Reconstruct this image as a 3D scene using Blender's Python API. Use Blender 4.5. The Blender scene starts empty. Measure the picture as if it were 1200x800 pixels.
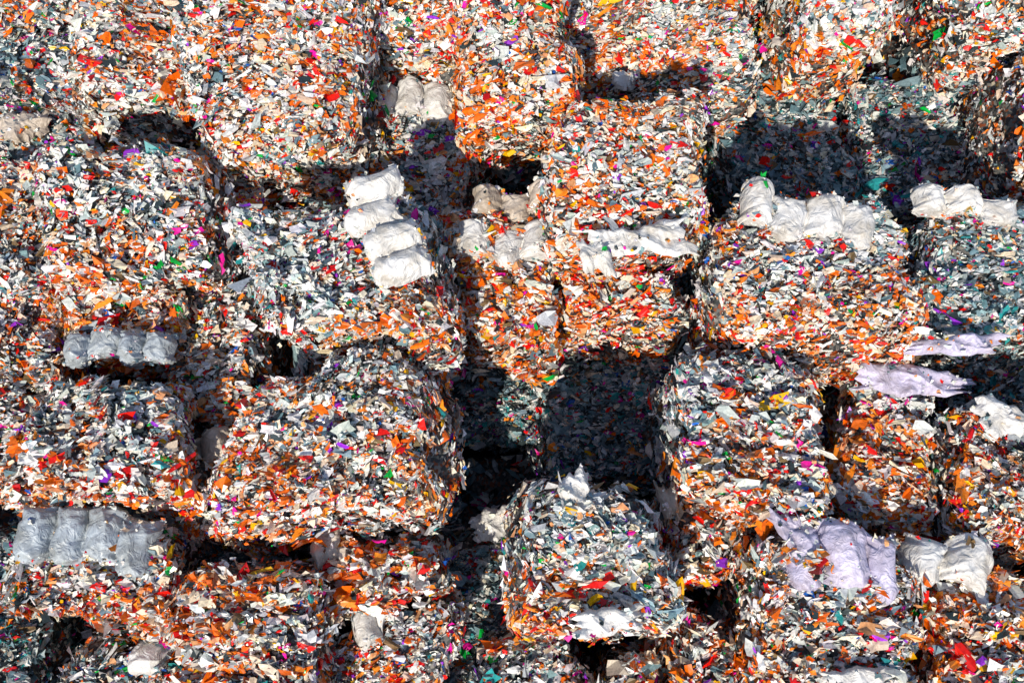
import bpy, math, numpy as np
from mathutils import Vector, Matrix
rng=np.random.default_rng(11)
sc=bpy.context.scene
# ---------------- camera ----------------
LENS=30.0; T=math.radians(16); D=6.5; ZREF=3.2
cam=bpy.data.cameras.new("camera"); cam.lens=LENS; cam.sensor_width=36; cam.clip_end=2000; cam.clip_start=0.1
co=bpy.data.objects.new("camera",cam); sc.collection.objects.link(co); sc.camera=co
CP=np.array([0,-D*math.sin(T),ZREF+D*math.cos(T)])
co.location=CP; co.rotation_euler=(T,0,0)
def plan(u,v,z):
    """survey coordinates of the aerial picture -> metres on a level at height z"""
    k=36/LENS/1200
    x=(u-600)*k; y=-(v-400)*k
    d=np.array([x,y*math.cos(T)+math.sin(T),y*math.sin(T)-math.cos(T)])
    t=(z-CP[2])/d[2]
    p=CP+d*t
    return p[0],p[1]
# ---------------- materials ----------------
def newmat(n):
    m=bpy.data.materials.new(n); m.use_nodes=True
    return m,m.node_tree.nodes,m.node_tree.links,m.node_tree.nodes["Principled BSDF"]
def mat_flakes():
    m,N,L,b=newmat("shredded_plastic")
    a=N.new("ShaderNodeAttribute"); a.attribute_name="Col"
    tc=N.new("ShaderNodeTexCoord")
    n=N.new("ShaderNodeTexNoise"); n.inputs["Scale"].default_value=60; n.inputs["Detail"].default_value=1
    L.new(tc.outputs["Object"],n.inputs["Vector"])
    r=N.new("ShaderNodeMapRange"); r.inputs["From Min"].default_value=.3; r.inputs["From Max"].default_value=.7
    r.inputs["To Min"].default_value=.75; r.inputs["To Max"].default_value=1.1
    L.new(n.outputs["Fac"],r.inputs["Value"])
    mx=N.new("ShaderNodeVectorMath"); mx.operation='SCALE'
    L.new(a.outputs["Color"],mx.inputs[0]); L.new(r.outputs["Result"],mx.inputs["Scale"])
    L.new(mx.outputs["Vector"],b.inputs["Base Color"])
    b.inputs["Roughness"].default_value=.25
    tr=N.new("ShaderNodeBsdfTranslucent"); L.new(mx.outputs["Vector"],tr.inputs["Color"])
    ms=N.new("ShaderNodeMixShader"); ms.inputs[0].default_value=.12
    L.new(b.outputs[0],ms.inputs[1]); L.new(tr.outputs[0],ms.inputs[2])
    L.new(ms.outputs[0],N["Material Output"].inputs["Surface"])
    return m
def mat_core():
    m,N,L,b=newmat("compacted_waste")
    tc=N.new("ShaderNodeTexCoord")
    v=N.new("ShaderNodeTexVoronoi"); v.inputs["Scale"].default_value=42
    L.new(tc.outputs["Object"],v.inputs["Vector"])
    cr=N.new("ShaderNodeValToRGB"); e=cr.color_ramp; e.interpolation='CONSTANT'
    e.elements[0].color=(.03,.035,.035,1); e.elements[1].position=.8; e.elements[1].color=(.2,.05,.015,1)
    for p,c in((.25,(.10,.10,.095,1)),(.5,(.2,.19,.17,1)),(.62,(.03,.035,.04,1))):
        x=e.elements.new(p); x.color=c
    sp=N.new("ShaderNodeSeparateColor"); L.new(v.outputs["Color"],sp.inputs[0])
    L.new(sp.outputs[0],cr.inputs[0]); L.new(cr.outputs[0],b.inputs["Base Color"])
    b.inputs["Roughness"].default_value=.7
    return m
def mat_sheet(name,c,rough=.38):
    m,N,L,b=newmat(name)
    tc=N.new("ShaderNodeTexCoord")
    n=N.new("ShaderNodeTexNoise"); n.inputs["Scale"].default_value=6; n.inputs["Detail"].default_value=6; n.inputs["Roughness"].default_value=.65
    L.new(tc.outputs["Object"],n.inputs["Vector"])
    cr=N.new("ShaderNodeValToRGB"); e=cr.color_ramp
    e.elements[0].position=.32; e.elements[0].color=(c[0]*.6,c[1]*.56,c[2]*.5,1)
    e.elements[1].position=.6; e.elements[1].color=(*c,1)
    L.new(n.outputs["Fac"],cr.inputs[0]); L.new(cr.outputs[0],b.inputs["Base Color"])
    b.inputs["Roughness"].default_value=rough
    n2=N.new("ShaderNodeTexNoise"); n2.inputs["Scale"].default_value=11; n2.inputs["Detail"].default_value=4; n2.inputs["Distortion"].default_value=2.0
    L.new(tc.outputs["Object"],n2.inputs["Vector"])
    bu=N.new("ShaderNodeBump"); bu.inputs["Strength"].default_value=.6; bu.inputs["Distance"].default_value=.04
    L.new(n2.outputs["Fac"],bu.inputs["Height"]); L.new(bu.outputs["Normal"],b.inputs["Normal"])
    return m
FL=mat_flakes(); CORE=mat_core()
WHITE=mat_sheet("white_film",(.70,.70,.70)); GREY=mat_sheet("grey_film",(.40,.46,.52)); LILAC=mat_sheet("lilac_film",(.56,.53,.72)); CREAM=mat_sheet("cream_film",(.54,.47,.40))
WIRE,_n,_l,_b=newmat("baling_wire"); _b.inputs["Base Color"].default_value=(.05,.05,.05,1); _b.inputs["Metallic"].default_value=.4; _b.inputs["Roughness"].default_value=.5
MATS={'w':WHITE,'g':GREY,'l':LILAC,'c':CREAM}
# ---------------- palette ----------------
PAL=np.array([
 (.92,.91,.88),(.74,.77,.76),(.50,.55,.56),(.82,.67,.50),(.92,.80,.64),
 (.12,.21,.25),(.03,.045,.05),(.26,.40,.45),(.20,.13,.06),
 (.95,.17,.005),(.95,.28,.02),(.66,.13,.008),(.90,.015,.008),(.6,.008,.01),(.94,.44,.20),
 (.85,.01,.36),(.36,.04,.70),(.005,.44,.06),(.94,.50,.003),(.02,.14,.58),(.03,.34,.35)])
#        wht lg  mg  bei cre  tg  dk  bl  br   or  or2 bro red dred sal  mag pur grn yel blu teal
W_COOL=np.array([26,24,16,4, 4,  8, 5, 12, 2,  1.7,.9,.6, 2.2,.8,1.0,  1.4,1.0,.7,.9,.7,1.4])
W_MIX =np.array([30,17,8, 9, 9,   3, 4, 3,  3,  8.3,4.4,2.2,4.8,1.1,3.3, 1.2,.9,.9,1.8,.4,.5])
W_WARM=np.array([22,9, 2.5,9,10,  1, 3.5,.8,3,  21, 12.5,5, 7.5,1.6,8.5, .7,.4,.7,2.8,.1,.2])
W_SHADE=np.array([2, 4,14,1, 1,   28,16, 24, 1,  .5,.3,.4,  1.2,.5,.2,  1.7,1.4,.5,.1,1.2,6])  # teal shade painted into the flake colours of bales lying in shadow
def colours(n,warm,shade=0.0):
    w=np.clip(warm,0,1)[:,None]
    C=np.cumsum(W_COOL/W_COOL.sum()); M=np.cumsum(W_MIX/W_MIX.sum()); H=np.cumsum(W_WARM/W_WARM.sum()); K=np.cumsum(W_SHADE/W_SHADE.sum())
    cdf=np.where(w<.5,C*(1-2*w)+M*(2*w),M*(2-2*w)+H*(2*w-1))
    cdf=cdf*(1-shade)+K*shade  # blend toward the painted shade palette
    i=(rng.random(n)[:,None]>cdf).sum(1).clip(0,len(PAL)-1)
    c=PAL[i]*rng.uniform(.72,1.12,(n,1))*rng.uniform(.94,1.06,(n,3))
    return np.clip(c,0,.95),i
# ---------------- mesh helpers ----------------
def mesh_obj(name,V,F,mat,cols=None,smooth=False,parent=None):
    me=bpy.data.meshes.new(name)
    V=np.asarray(V,dtype=np.float32); F=np.asarray(F,dtype=np.int32)
    me.vertices.add(len(V)); me.vertices.foreach_set("co",V.ravel())
    me.loops.add(F.size); me.loops.foreach_set("vertex_index",F.ravel())
    me.polygons.add(len(F)); me.polygons.foreach_set("loop_start",np.arange(0,F.size,F.shape[1],dtype=np.int32))
    me.polygons.foreach_set("loop_total",np.full(len(F),F.shape[1],dtype=np.int32))
    me.update(calc_edges=True)
    me.polygons.foreach_set("use_smooth",np.full(len(F),smooth))
    if cols is not None:
        a=me.color_attributes.new("Col",'FLOAT_COLOR','POINT')
        a.data.foreach_set("color",np.hstack([cols,np.ones((len(cols),1))]).astype(np.float32).ravel())
    me.materials.append(mat)
    o=bpy.data.objects.new(name,me); sc.collection.objects.link(o)
    if parent: o.parent=parent
    return o
def unit(a): return a/np.maximum(np.linalg.norm(a,axis=-1,keepdims=True),1e-9)
class Shape:
    def __init__(s,h,axis=0,ns=4,amp=1.0,n=6.5):
        s.h=np.array(h); s.n=n
        s.k=unit(rng.normal(size=(7,3)))*np.array([3,4,6,9,15,23,36])[:,None]
        s.a=np.array([.032,.034,.036,.036,.030,.021,.012])*amp; s.ph=rng.uniform(0,6.28,7)
        s.axis=axis; L=s.h[axis]
        s.st=np.linspace(-L,L,ns+2)[1:-1]+rng.normal(0,.03,ns)
        s.k2=unit(rng.normal(size=(3,3)))*np.array([[5],[10],[17]]); s.p2=rng.uniform(0,6.28,3)
        s.sk=rng.normal(0,.05,4)
    def at(s,q):
        r=(np.abs(q)**s.n).sum(1)**(1/s.n); q=q/r[:,None]
        pos=q*s.h
        nn=unit(np.sign(q)*np.abs(q)**(s.n-1)/s.h)
        d=(np.sin(pos@s.k.T+s.ph+.8*np.sin(pos@s.k[::-1].T))*s.a).sum(1)
        c=pos[:,s.axis]+.02*np.sin(pos[:,1-s.axis]*7+s.p2[0])
        for t in s.st: d=d-.06*np.exp(-((c-t)/.03)**2)
        out=pos+nn*d[:,None]
        out[:,0]+=s.sk[0]*q[:,1]+s.sk[1]*q[:,0]*q[:,1]; out[:,1]+=s.sk[2]*q[:,0]+s.sk[3]*q[:,0]*q[:,1]
        return out,nn
    def field(s,pos): return np.sin(pos@s.k2.T+s.p2)
def cube_pts(h,dens_top,dens_side):
    out=[]
    for ax,sg,dn in((2,1,dens_top),(0,1,dens_side),(0,-1,dens_side),(1,1,dens_side*.4),(1,-1,dens_side*2)):
        o=[i for i in range(3) if i!=ax]
        n=int(4*h[o[0]]*h[o[1]]*dn)
        p=np.empty((n,3)); p[:,ax]=sg; p[:,o[0]]=rng.uniform(-1,1,n); p[:,o[1]]=rng.uniform(-1,1,n)
        if ax!=2: p[:,2]=1-2*rng.random(n)**1.5
        out.append(p)
    return np.vstack(out)
def rotz(P,a):
    c,s=math.cos(a),math.sin(a); R=np.array([[c,-s,0],[s,c,0],[0,0,1]]); return P@R.T
GX=np.array([-1,0,1,-1,0,1,-1,0,1.]); GY=np.array([-1,-1,-1,0,0,0,1,1,1.])
def leafs(ctr,t,b,nrm,L,W,crk=1.0):
    n=len(ctr)
    cor=rng.uniform(.45,1.05,(n,9)); cor[:,[1,3,5,7]]*=1.12; cor[:,4]=0
    X=GX*cor+rng.uniform(-.22,.22,(n,9)); Y=GY*cor+rng.uniform(-.22,.22,(n,9))
    Z=rng.normal(0,.38*crk,(n,9))+rng.normal(0,.35,(n,1))*(GX**2)+rng.normal(0,.25,(n,1))*(GY**2)
    V=ctr[:,None,:]+t[:,None,:]*(X*L[:,None])[...,None]+b[:,None,:]*(Y*W[:,None])[...,None]+nrm[:,None,:]*(Z*W[:,None])[...,None]
    base=np.arange(n)[:,None]*9
    F=np.concatenate([base+[0,1,4,3],base+[1,2,5,4],base+[3,4,7,6],base+[4,5,8,7]])
    return V.reshape(-1,3),F
def flakes(sh,q,warm,grad,size=1.0,shade=0.0):
    n=len(q); pos,nn=sh.at(q)
    f=sh.field(pos)
    nrm=unit(nn*.95+f*.40+rng.normal(0,.31,(n,3)))
    t=np.tile(np.array([1.0,0,0]),(n,1)); side=np.abs(nn[:,0])>.6; t[side]=[0,1,0]
    t=t+rng.normal(0,.5,(n,3)); t=unit(t-(t*nrm).sum(1)[:,None]*nrm); b=np.cross(nrm,t)
    sz=np.exp(rng.normal(math.log(.0155),.5,n)).clip(.005,.045)*size
    L=sz*rng.uniform(1.0,2.2,n); W=sz*rng.uniform(.45,1.1,n)
    big=rng.random(n)<.012; L[big]*=1.7; W[big]*=1.8
    out=np.abs(rng.normal(0,.020,n))+.002; st=rng.random(n)<.05; out[st]+=rng.uniform(.01,.05,st.sum())
    ctr=pos+nn*out[:,None]
    V,F=leafs(ctr,t,b,nrm,L,W)
    w=warm+grad*(-pos[:,1]/sh.h[1])+.22*f[:,0]+.20*f[:,1]+.16*f[:,2]+rng.normal(0,.05,n)  # gradient paints warm sunlight into the flake colours toward the front edge
    c,i=colours(n,w,shade)
    return V,F,np.repeat(c,9,axis=0)
def core_mesh(sh,m=20):
    V=[];F=[]
    g=np.linspace(-1,1,m)
    for ax,sg in((2,1),(2,-1),(0,1),(0,-1),(1,1),(1,-1)):
        o=[i for i in range(3) if i!=ax]
        A,B=np.meshgrid(g,g,indexing='ij'); p=np.empty((m*m,3)); p[:,ax]=sg; p[:,o[0]]=A.ravel(); p[:,o[1]]=B.ravel()
        off=len(V)*m*m
        idx=np.arange(m*m).reshape(m,m)+off
        F.append(np.stack([idx[:-1,:-1],idx[1:,:-1],idx[1:,1:],idx[:-1,1:]],-1).reshape(-1,4)); V.append(p)
    q=np.vstack(V); pos,nn=sh.at(q); return pos-nn*.014,np.vstack(F)
def wires(sh):
    V=[];F=[];off=0
    th=np.linspace(0,2*math.pi,72,endpoint=False)
    o=[1 if sh.axis==0 else 0,2]
    for t in sh.st:
        c=np.stack([np.cos(th),np.sin(th)],1); c/=np.abs(c).max(1)[:,None]
        q=np.zeros((72,3)); q[:,o[0]]=c[:,0]; q[:,2]=c[:,1]; q[:,sh.axis]=t/sh.h[sh.axis]
        p,n=sh.at(q); p=p+n*.018
        a=np.zeros(3); a[sh.axis]=1
        ring=[]
        for k in range(4):
            an=k*math.pi/2; ring.append(p+(math.cos(an)*n+math.sin(an)*a)*.003)
        R=np.stack(ring,1).reshape(-1,3); V.append(R)
        i=np.arange(72); j=(i+1)%72
        for k in range(4):
            k2=(k+1)%4; F.append(np.stack([off+i*4+k,off+j*4+k,off+j*4+k2,off+i*4+k2],1))
        off+=288
    return np.vstack(V),np.vstack(F)
BALES=[]
def make_bale(x,y,zt,wx,wy,hz=1.15,rot=0,warm=.5,grad=.15,dt=2500,ds=800,size=1.0,axis=0,amp=1.0,tilt=(0,0),wire=True,ns=4,shade=0.0,n=6.5):
    e=bpy.data.objects.new("plastic_waste_bale",None); e.empty_display_size=.3; sc.collection.objects.link(e)
    e.location=(x,y,zt-hz/2); e.rotation_euler=(tilt[0],tilt[1],rot)
    sh=Shape((wx/2,wy/2,hz/2),axis,ns,amp,n)
    V,F,C=flakes(sh,cube_pts(sh.h,dt,ds),warm,grad,size,shade)
    mesh_obj("shredded_plastic",V,F,FL,C,parent=e)
    V,F=core_mesh(sh); mesh_obj("compacted_core",V,F,CORE,parent=e,smooth=True)
    if wire:
        V,F=wires(sh); mesh_obj("baling_wire",V,F,WIRE,parent=e)
    BALES.append((x,y,wx,wy)); return e
def localize(e,V):
    M=Matrix.LocRotScale(e.location,e.rotation_euler,(1,1,1)).inverted()
    A=np.array(M); return V@A[:3,:3].T+A[:3,3]
def litter(e,P,n,warm=.4):
    i=rng.integers(0,len(P),n); c0=P[i]+np.array([0,0,.008])
    nrm=unit(np.array([0,0,1.])+rng.normal(0,.3,(n,3))); t=unit(np.cross(nrm,rng.normal(size=(n,3)))); b=np.cross(nrm,t)
    sz=np.exp(rng.normal(math.log(.011),.4,n))
    V,F=leafs(c0,t,b,nrm,sz*1.4,sz)
    c,_=colours(n,np.full(n,warm))
    mesh_obj("loose_flakes",localize(e,V),F,FL,np.repeat(c,9,axis=0),parent=e)
def roll(e,u,v,lu,lv,n,ang,z,mat):
    """film wrap bulging between straps: n puffed lobes side by side"""
    cx,cy=plan(u,v,z)
    ms,mt=44*n,60
    s=np.linspace(0,1,ms); th=np.linspace(-2.0,2.0,mt); S,TH=np.meshgrid(s,th,indexing='ij')
    edges=np.linspace(0,1,n+1); edges[1:-1]+=rng.normal(0,.07/n,n-1)
    Sw=np.interp(S,edges,np.arange(n+1))
    lob=np.floor(Sw).clip(0,n-1).astype(int); fr=np.abs(np.sin(math.pi*Sw)); env=fr**.5; pin=(1-env)
    ra=rng.uniform(.72,1.12,n)[lob]; pz=rng.uniform(0,6.28,n)[lob]; dy=rng.normal(0,.03,n)[lob]
    end=(1-np.abs(2*S-1)**14).clip(0)**.5
    rid=lambda x:1-2*np.abs(np.sin(x))
    wr=(.20*np.sin(TH*10+pz+Sw*3)+.12*np.sin(TH*17+pz*2-Sw*4))*pin+.05*np.sin(TH*2.3+pz+Sw*3)+.05*rid(TH*2.2+Sw*4+pz+.7*np.sin(Sw*9+pz))+.022*rid(TH*5-Sw*6+pz+np.sin(TH*3))
    sup=lambda a:np.sign(a)*np.abs(a)**.62
    hh=(.14+.86*env*ra)*end
    X=(S-.5)*lu+.010*np.sin(TH*5+pz)
    Y=sup(np.sin(TH))*lv/2*(.80+.20*env*ra)*(1+.5*wr)+dy*env*2+.02*np.sin(S*5+pz[0,0])
    Z=sup(np.cos(TH))*.16*hh*(1+wr)
    P=np.stack([X,Y,Z],-1).reshape(-1,3); P=rotz(P,ang)+np.array([cx,cy,z-.005])
    idx=np.arange(ms*mt).reshape(ms,mt)
    F=np.stack([idx[:-1,:-1],idx[1:,:-1],idx[1:,1:],idx[:-1,1:]],-1).reshape(-1,4)
    mesh_obj("strapped_film_wrap",localize(e,P),F,MATS[mat],parent=e,smooth=True)
    Q=P.reshape(ms,mt,3)
    litter(e,Q[:,6:-6].reshape(-1,3),7*n); litter(e,np.concatenate([Q[:,3:16],Q[:,-16:-3]],1).reshape(-1,3),22*n)
def sheet(e,u,v,lx,ly,ang,z,mat,crump=1.0):
    cx,cy=plan(u,v,z); m=64
    g=np.linspace(-1,1,m); A,B=np.meshgrid(g,g,indexing='ij')
    p=rng.uniform(0,6.28,12)
    cor=np.array([[-1,-1],[1,-1],[1,1],[-1,1]])*rng.uniform(.6,1.2,(4,2))
    w=[(1-A)*(1-B)/4,(1+A)*(1-B)/4,(1+A)*(1+B)/4,(1-A)*(1+B)/4]
    X=sum(w[i]*cor[i,0] for i in range(4)); Y=sum(w[i]*cor[i,1] for i in range(4))
    tri=lambda x:np.abs((x/6.283)%1-.5)*4-1
    eb=tri(A*3+p[0])*.22+tri(A*8+p[1])*.12+tri(A*17+p[2])*.05
    ea=tri(B*3+p[3])*.12+tri(B*9+p[4])*.08
    Y=(Y+eb*B)*ly/2; X=(X+ea*A)*lx/2
    Z=np.zeros_like(X)
    for k in range(6):
        a=rng.uniform(0,6.28); f=[7,11,17,26,38,55][k]; ww=np.sin((X*math.cos(a)+Y*math.sin(a))*f+p[k]+1.6*np.sin(X*f*.5+Y*f*.35+p[k-1]))
        Z+=(1-np.abs(ww))*[.035,.03,.022,.013,.007,.003][k]*crump
    Z+=.012-.04*(np.maximum(abs(A),abs(B))**6)
    P=np.stack([X,Y,Z],-1).reshape(-1,3); P=rotz(P,ang)+np.array([cx,cy,z])
    idx=np.arange(m*m).reshape(m,m)
    F=np.stack([idx[:-1,:-1],idx[1:,:-1],idx[1:,1:],idx[:-1,1:]],-1).reshape(-1,4)
    mesh_obj("torn_film_sheet",localize(e,P),F,MATS[mat],parent=e,smooth=True)
    litter(e,P,int(110*lx*ly)+3)
# ---------------- bale schedule ----------------
R='roll';S_='sheet'
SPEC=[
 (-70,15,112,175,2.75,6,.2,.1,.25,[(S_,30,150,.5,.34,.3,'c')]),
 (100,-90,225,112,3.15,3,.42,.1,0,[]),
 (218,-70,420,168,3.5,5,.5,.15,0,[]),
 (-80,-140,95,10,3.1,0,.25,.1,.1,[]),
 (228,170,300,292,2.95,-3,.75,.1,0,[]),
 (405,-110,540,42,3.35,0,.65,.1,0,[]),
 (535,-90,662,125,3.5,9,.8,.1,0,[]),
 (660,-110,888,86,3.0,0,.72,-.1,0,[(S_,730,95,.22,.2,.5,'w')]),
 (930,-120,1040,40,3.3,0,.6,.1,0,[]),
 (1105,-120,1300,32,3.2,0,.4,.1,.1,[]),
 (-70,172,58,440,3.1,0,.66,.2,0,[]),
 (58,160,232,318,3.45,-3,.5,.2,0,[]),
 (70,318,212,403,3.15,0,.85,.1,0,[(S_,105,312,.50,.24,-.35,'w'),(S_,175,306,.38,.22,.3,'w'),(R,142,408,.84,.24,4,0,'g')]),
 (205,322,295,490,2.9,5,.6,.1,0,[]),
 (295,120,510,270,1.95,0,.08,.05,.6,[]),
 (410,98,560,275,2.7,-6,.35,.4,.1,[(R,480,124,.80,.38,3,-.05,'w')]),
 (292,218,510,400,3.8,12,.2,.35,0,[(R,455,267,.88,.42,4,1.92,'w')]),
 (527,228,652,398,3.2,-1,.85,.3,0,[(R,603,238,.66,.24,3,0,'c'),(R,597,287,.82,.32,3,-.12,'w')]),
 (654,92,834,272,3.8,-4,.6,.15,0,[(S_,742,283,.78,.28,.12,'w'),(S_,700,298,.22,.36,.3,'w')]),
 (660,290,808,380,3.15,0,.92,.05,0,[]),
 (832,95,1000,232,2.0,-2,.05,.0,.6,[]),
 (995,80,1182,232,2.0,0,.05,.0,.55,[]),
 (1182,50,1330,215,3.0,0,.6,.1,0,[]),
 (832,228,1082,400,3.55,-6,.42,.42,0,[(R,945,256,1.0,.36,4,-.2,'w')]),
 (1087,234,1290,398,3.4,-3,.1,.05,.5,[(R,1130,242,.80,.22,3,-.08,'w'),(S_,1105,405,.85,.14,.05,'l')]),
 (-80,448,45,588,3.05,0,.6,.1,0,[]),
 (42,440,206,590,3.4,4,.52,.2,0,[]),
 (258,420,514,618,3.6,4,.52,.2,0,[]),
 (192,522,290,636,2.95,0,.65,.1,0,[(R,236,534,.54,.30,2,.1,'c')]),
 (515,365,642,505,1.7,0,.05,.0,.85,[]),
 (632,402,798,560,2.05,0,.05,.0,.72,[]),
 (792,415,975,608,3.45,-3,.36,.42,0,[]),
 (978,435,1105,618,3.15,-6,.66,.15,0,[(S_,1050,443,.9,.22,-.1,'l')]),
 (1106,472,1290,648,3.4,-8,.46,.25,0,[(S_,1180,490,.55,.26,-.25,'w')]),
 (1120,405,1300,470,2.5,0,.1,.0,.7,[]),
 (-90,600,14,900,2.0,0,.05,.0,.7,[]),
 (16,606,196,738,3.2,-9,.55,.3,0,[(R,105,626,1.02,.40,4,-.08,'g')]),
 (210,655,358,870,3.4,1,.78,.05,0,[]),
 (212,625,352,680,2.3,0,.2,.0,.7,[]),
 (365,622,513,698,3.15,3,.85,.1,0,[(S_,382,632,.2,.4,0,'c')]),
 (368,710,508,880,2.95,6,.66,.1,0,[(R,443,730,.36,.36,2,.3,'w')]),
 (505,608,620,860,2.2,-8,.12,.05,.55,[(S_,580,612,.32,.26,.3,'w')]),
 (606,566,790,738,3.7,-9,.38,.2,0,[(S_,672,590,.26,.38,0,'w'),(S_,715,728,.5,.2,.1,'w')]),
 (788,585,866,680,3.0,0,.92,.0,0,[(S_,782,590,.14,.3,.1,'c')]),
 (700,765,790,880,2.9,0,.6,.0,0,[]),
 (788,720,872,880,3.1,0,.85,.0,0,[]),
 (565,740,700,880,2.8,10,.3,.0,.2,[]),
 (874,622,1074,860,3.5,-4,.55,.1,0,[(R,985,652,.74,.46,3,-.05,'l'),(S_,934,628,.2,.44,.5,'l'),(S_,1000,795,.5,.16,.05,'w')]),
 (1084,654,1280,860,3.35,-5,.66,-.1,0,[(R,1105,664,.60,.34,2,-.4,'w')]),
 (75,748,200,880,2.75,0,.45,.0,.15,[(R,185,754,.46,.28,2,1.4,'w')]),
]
for (u0,v0,u1,v1,z,rot,warm,grad,shade,ex) in SPEC:  # ninth value: how much shadow is painted into the bale's colours
    x0,y1=plan(u0,v0,z); x1,y0=plan(u1,v1,z)
    cx,cy=plan((u0+u1)/2,(v0+v1)/2,z)
    a=math.radians(rot+rng.normal(0,2)); wx,wy=x1-x0-.04,y1-y0-.06
    hz=1.15
    ti=(math.radians(rng.normal(1.0,3.5)),math.radians(rng.normal(0,3.5)))
    e=make_bale(cx,cy,z,wx,wy,hz,a,warm,grad,tilt=ti,axis=int(rng.random()<.3),ns=4 if wx>.7 else 3,shade=shade,n=rng.uniform(4.8,7.5),size=rng.uniform(.9,1.15))
    for k in ex:
        if k[0]==R: roll(e,k[1],k[2],k[3],k[4],k[5],k[6],z+.0,k[7])
        else: sheet(e,k[1],k[2],k[3],k[4],k[5],z+.03,k[6])
    hs=z-hz-1.1+.04
    if hs>.2: make_bale(cx,cy,z-hz+.03,wx*.93,wy*.93,hs+.03,a,.1,0,dt=0,ds=200,size=1.8,wire=False,shade=.6)
main=list(BALES)
for ix in range(-7,8):
    for iy in range(-6,7):
        x=ix*1.17; y=iy*1.17+.1
        edge=abs(ix)==7 or abs(iy)==6
        make_bale(x,y,1.1,1.13,1.13,1.1,0,.1,0,dt=110,ds=(120 if edge else 0),size=2.2,wire=False,amp=.6,shade=.8)  # bottom layer coloured with painted shade so the gaps look deep
        if edge: continue
        if any(abs(x-b[0])<(b[2]/2+.52) and abs(y-b[1])<(b[3]/2+.52) for b in main): continue
        z=3.1+rng.uniform(-.25,.2)
        make_bale(x,y,z,1.12,1.12,1.15,rng.normal(0,.05),rng.uniform(.2,.7),.1,dt=1000,ds=300,size=1.4)
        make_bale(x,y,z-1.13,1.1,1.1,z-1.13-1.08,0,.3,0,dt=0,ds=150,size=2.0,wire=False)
# ---------------- ground ----------------
m,N,L,b=newmat("yard_concrete")
n=N.new("ShaderNodeTexNoise"); n.inputs["Scale"].default_value=.8; n.inputs["Detail"].default_value=8
tc=N.new("ShaderNodeTexCoord"); L.new(tc.outputs["Object"],n.inputs["Vector"])
cr=N.new("ShaderNodeValToRGB"); cr.color_ramp.elements[0].position=.3; cr.color_ramp.elements[0].color=(.10,.09,.08,1); cr.color_ramp.elements[1].position=.7; cr.color_ramp.elements[1].color=(.24,.22,.2,1)
L.new(n.outputs["Fac"],cr.inputs[0]); L.new(cr.outputs[0],b.inputs["Base Color"]); b.inputs["Roughness"].default_value=.9
s=600
mesh_obj("ground",[(-s,-s,0),(s,-s,0),(s,s,0),(-s,s,0)],[(0,1,2,3)],m)
# ---------------- light ----------------
EL=math.radians(44); AZ=math.radians(198)
w=bpy.data.worlds.new("World"); sc.world=w; w.use_nodes=True
nt=w.node_tree; sky=nt.nodes.new("ShaderNodeTexSky"); sky.sky_type='NISHITA'; sky.sun_disc=False
sky.sun_elevation=EL; sky.sun_rotation=AZ%(2*math.pi)
bg=nt.nodes["Background"]; bg.inputs["Strength"].default_value=.145
nt.links.new(sky.outputs[0],bg.inputs["Color"])
sd=bpy.data.lights.new("sun",'SUN'); sd.energy=5; sd.angle=math.radians(.6); sd.color=(1,.91,.77)
so=bpy.data.objects.new("sun",sd); sc.collection.objects.link(so)
d=Vector((math.sin(AZ)*math.cos(EL),math.cos(AZ)*math.cos(EL),math.sin(EL)))
so.rotation_euler=d.to_track_quat('Z','Y').to_euler(); so.location=d*30
sc.view_settings.view_transform='Standard'; sc.view_settings.look='None'; sc.view_settings.exposure=0
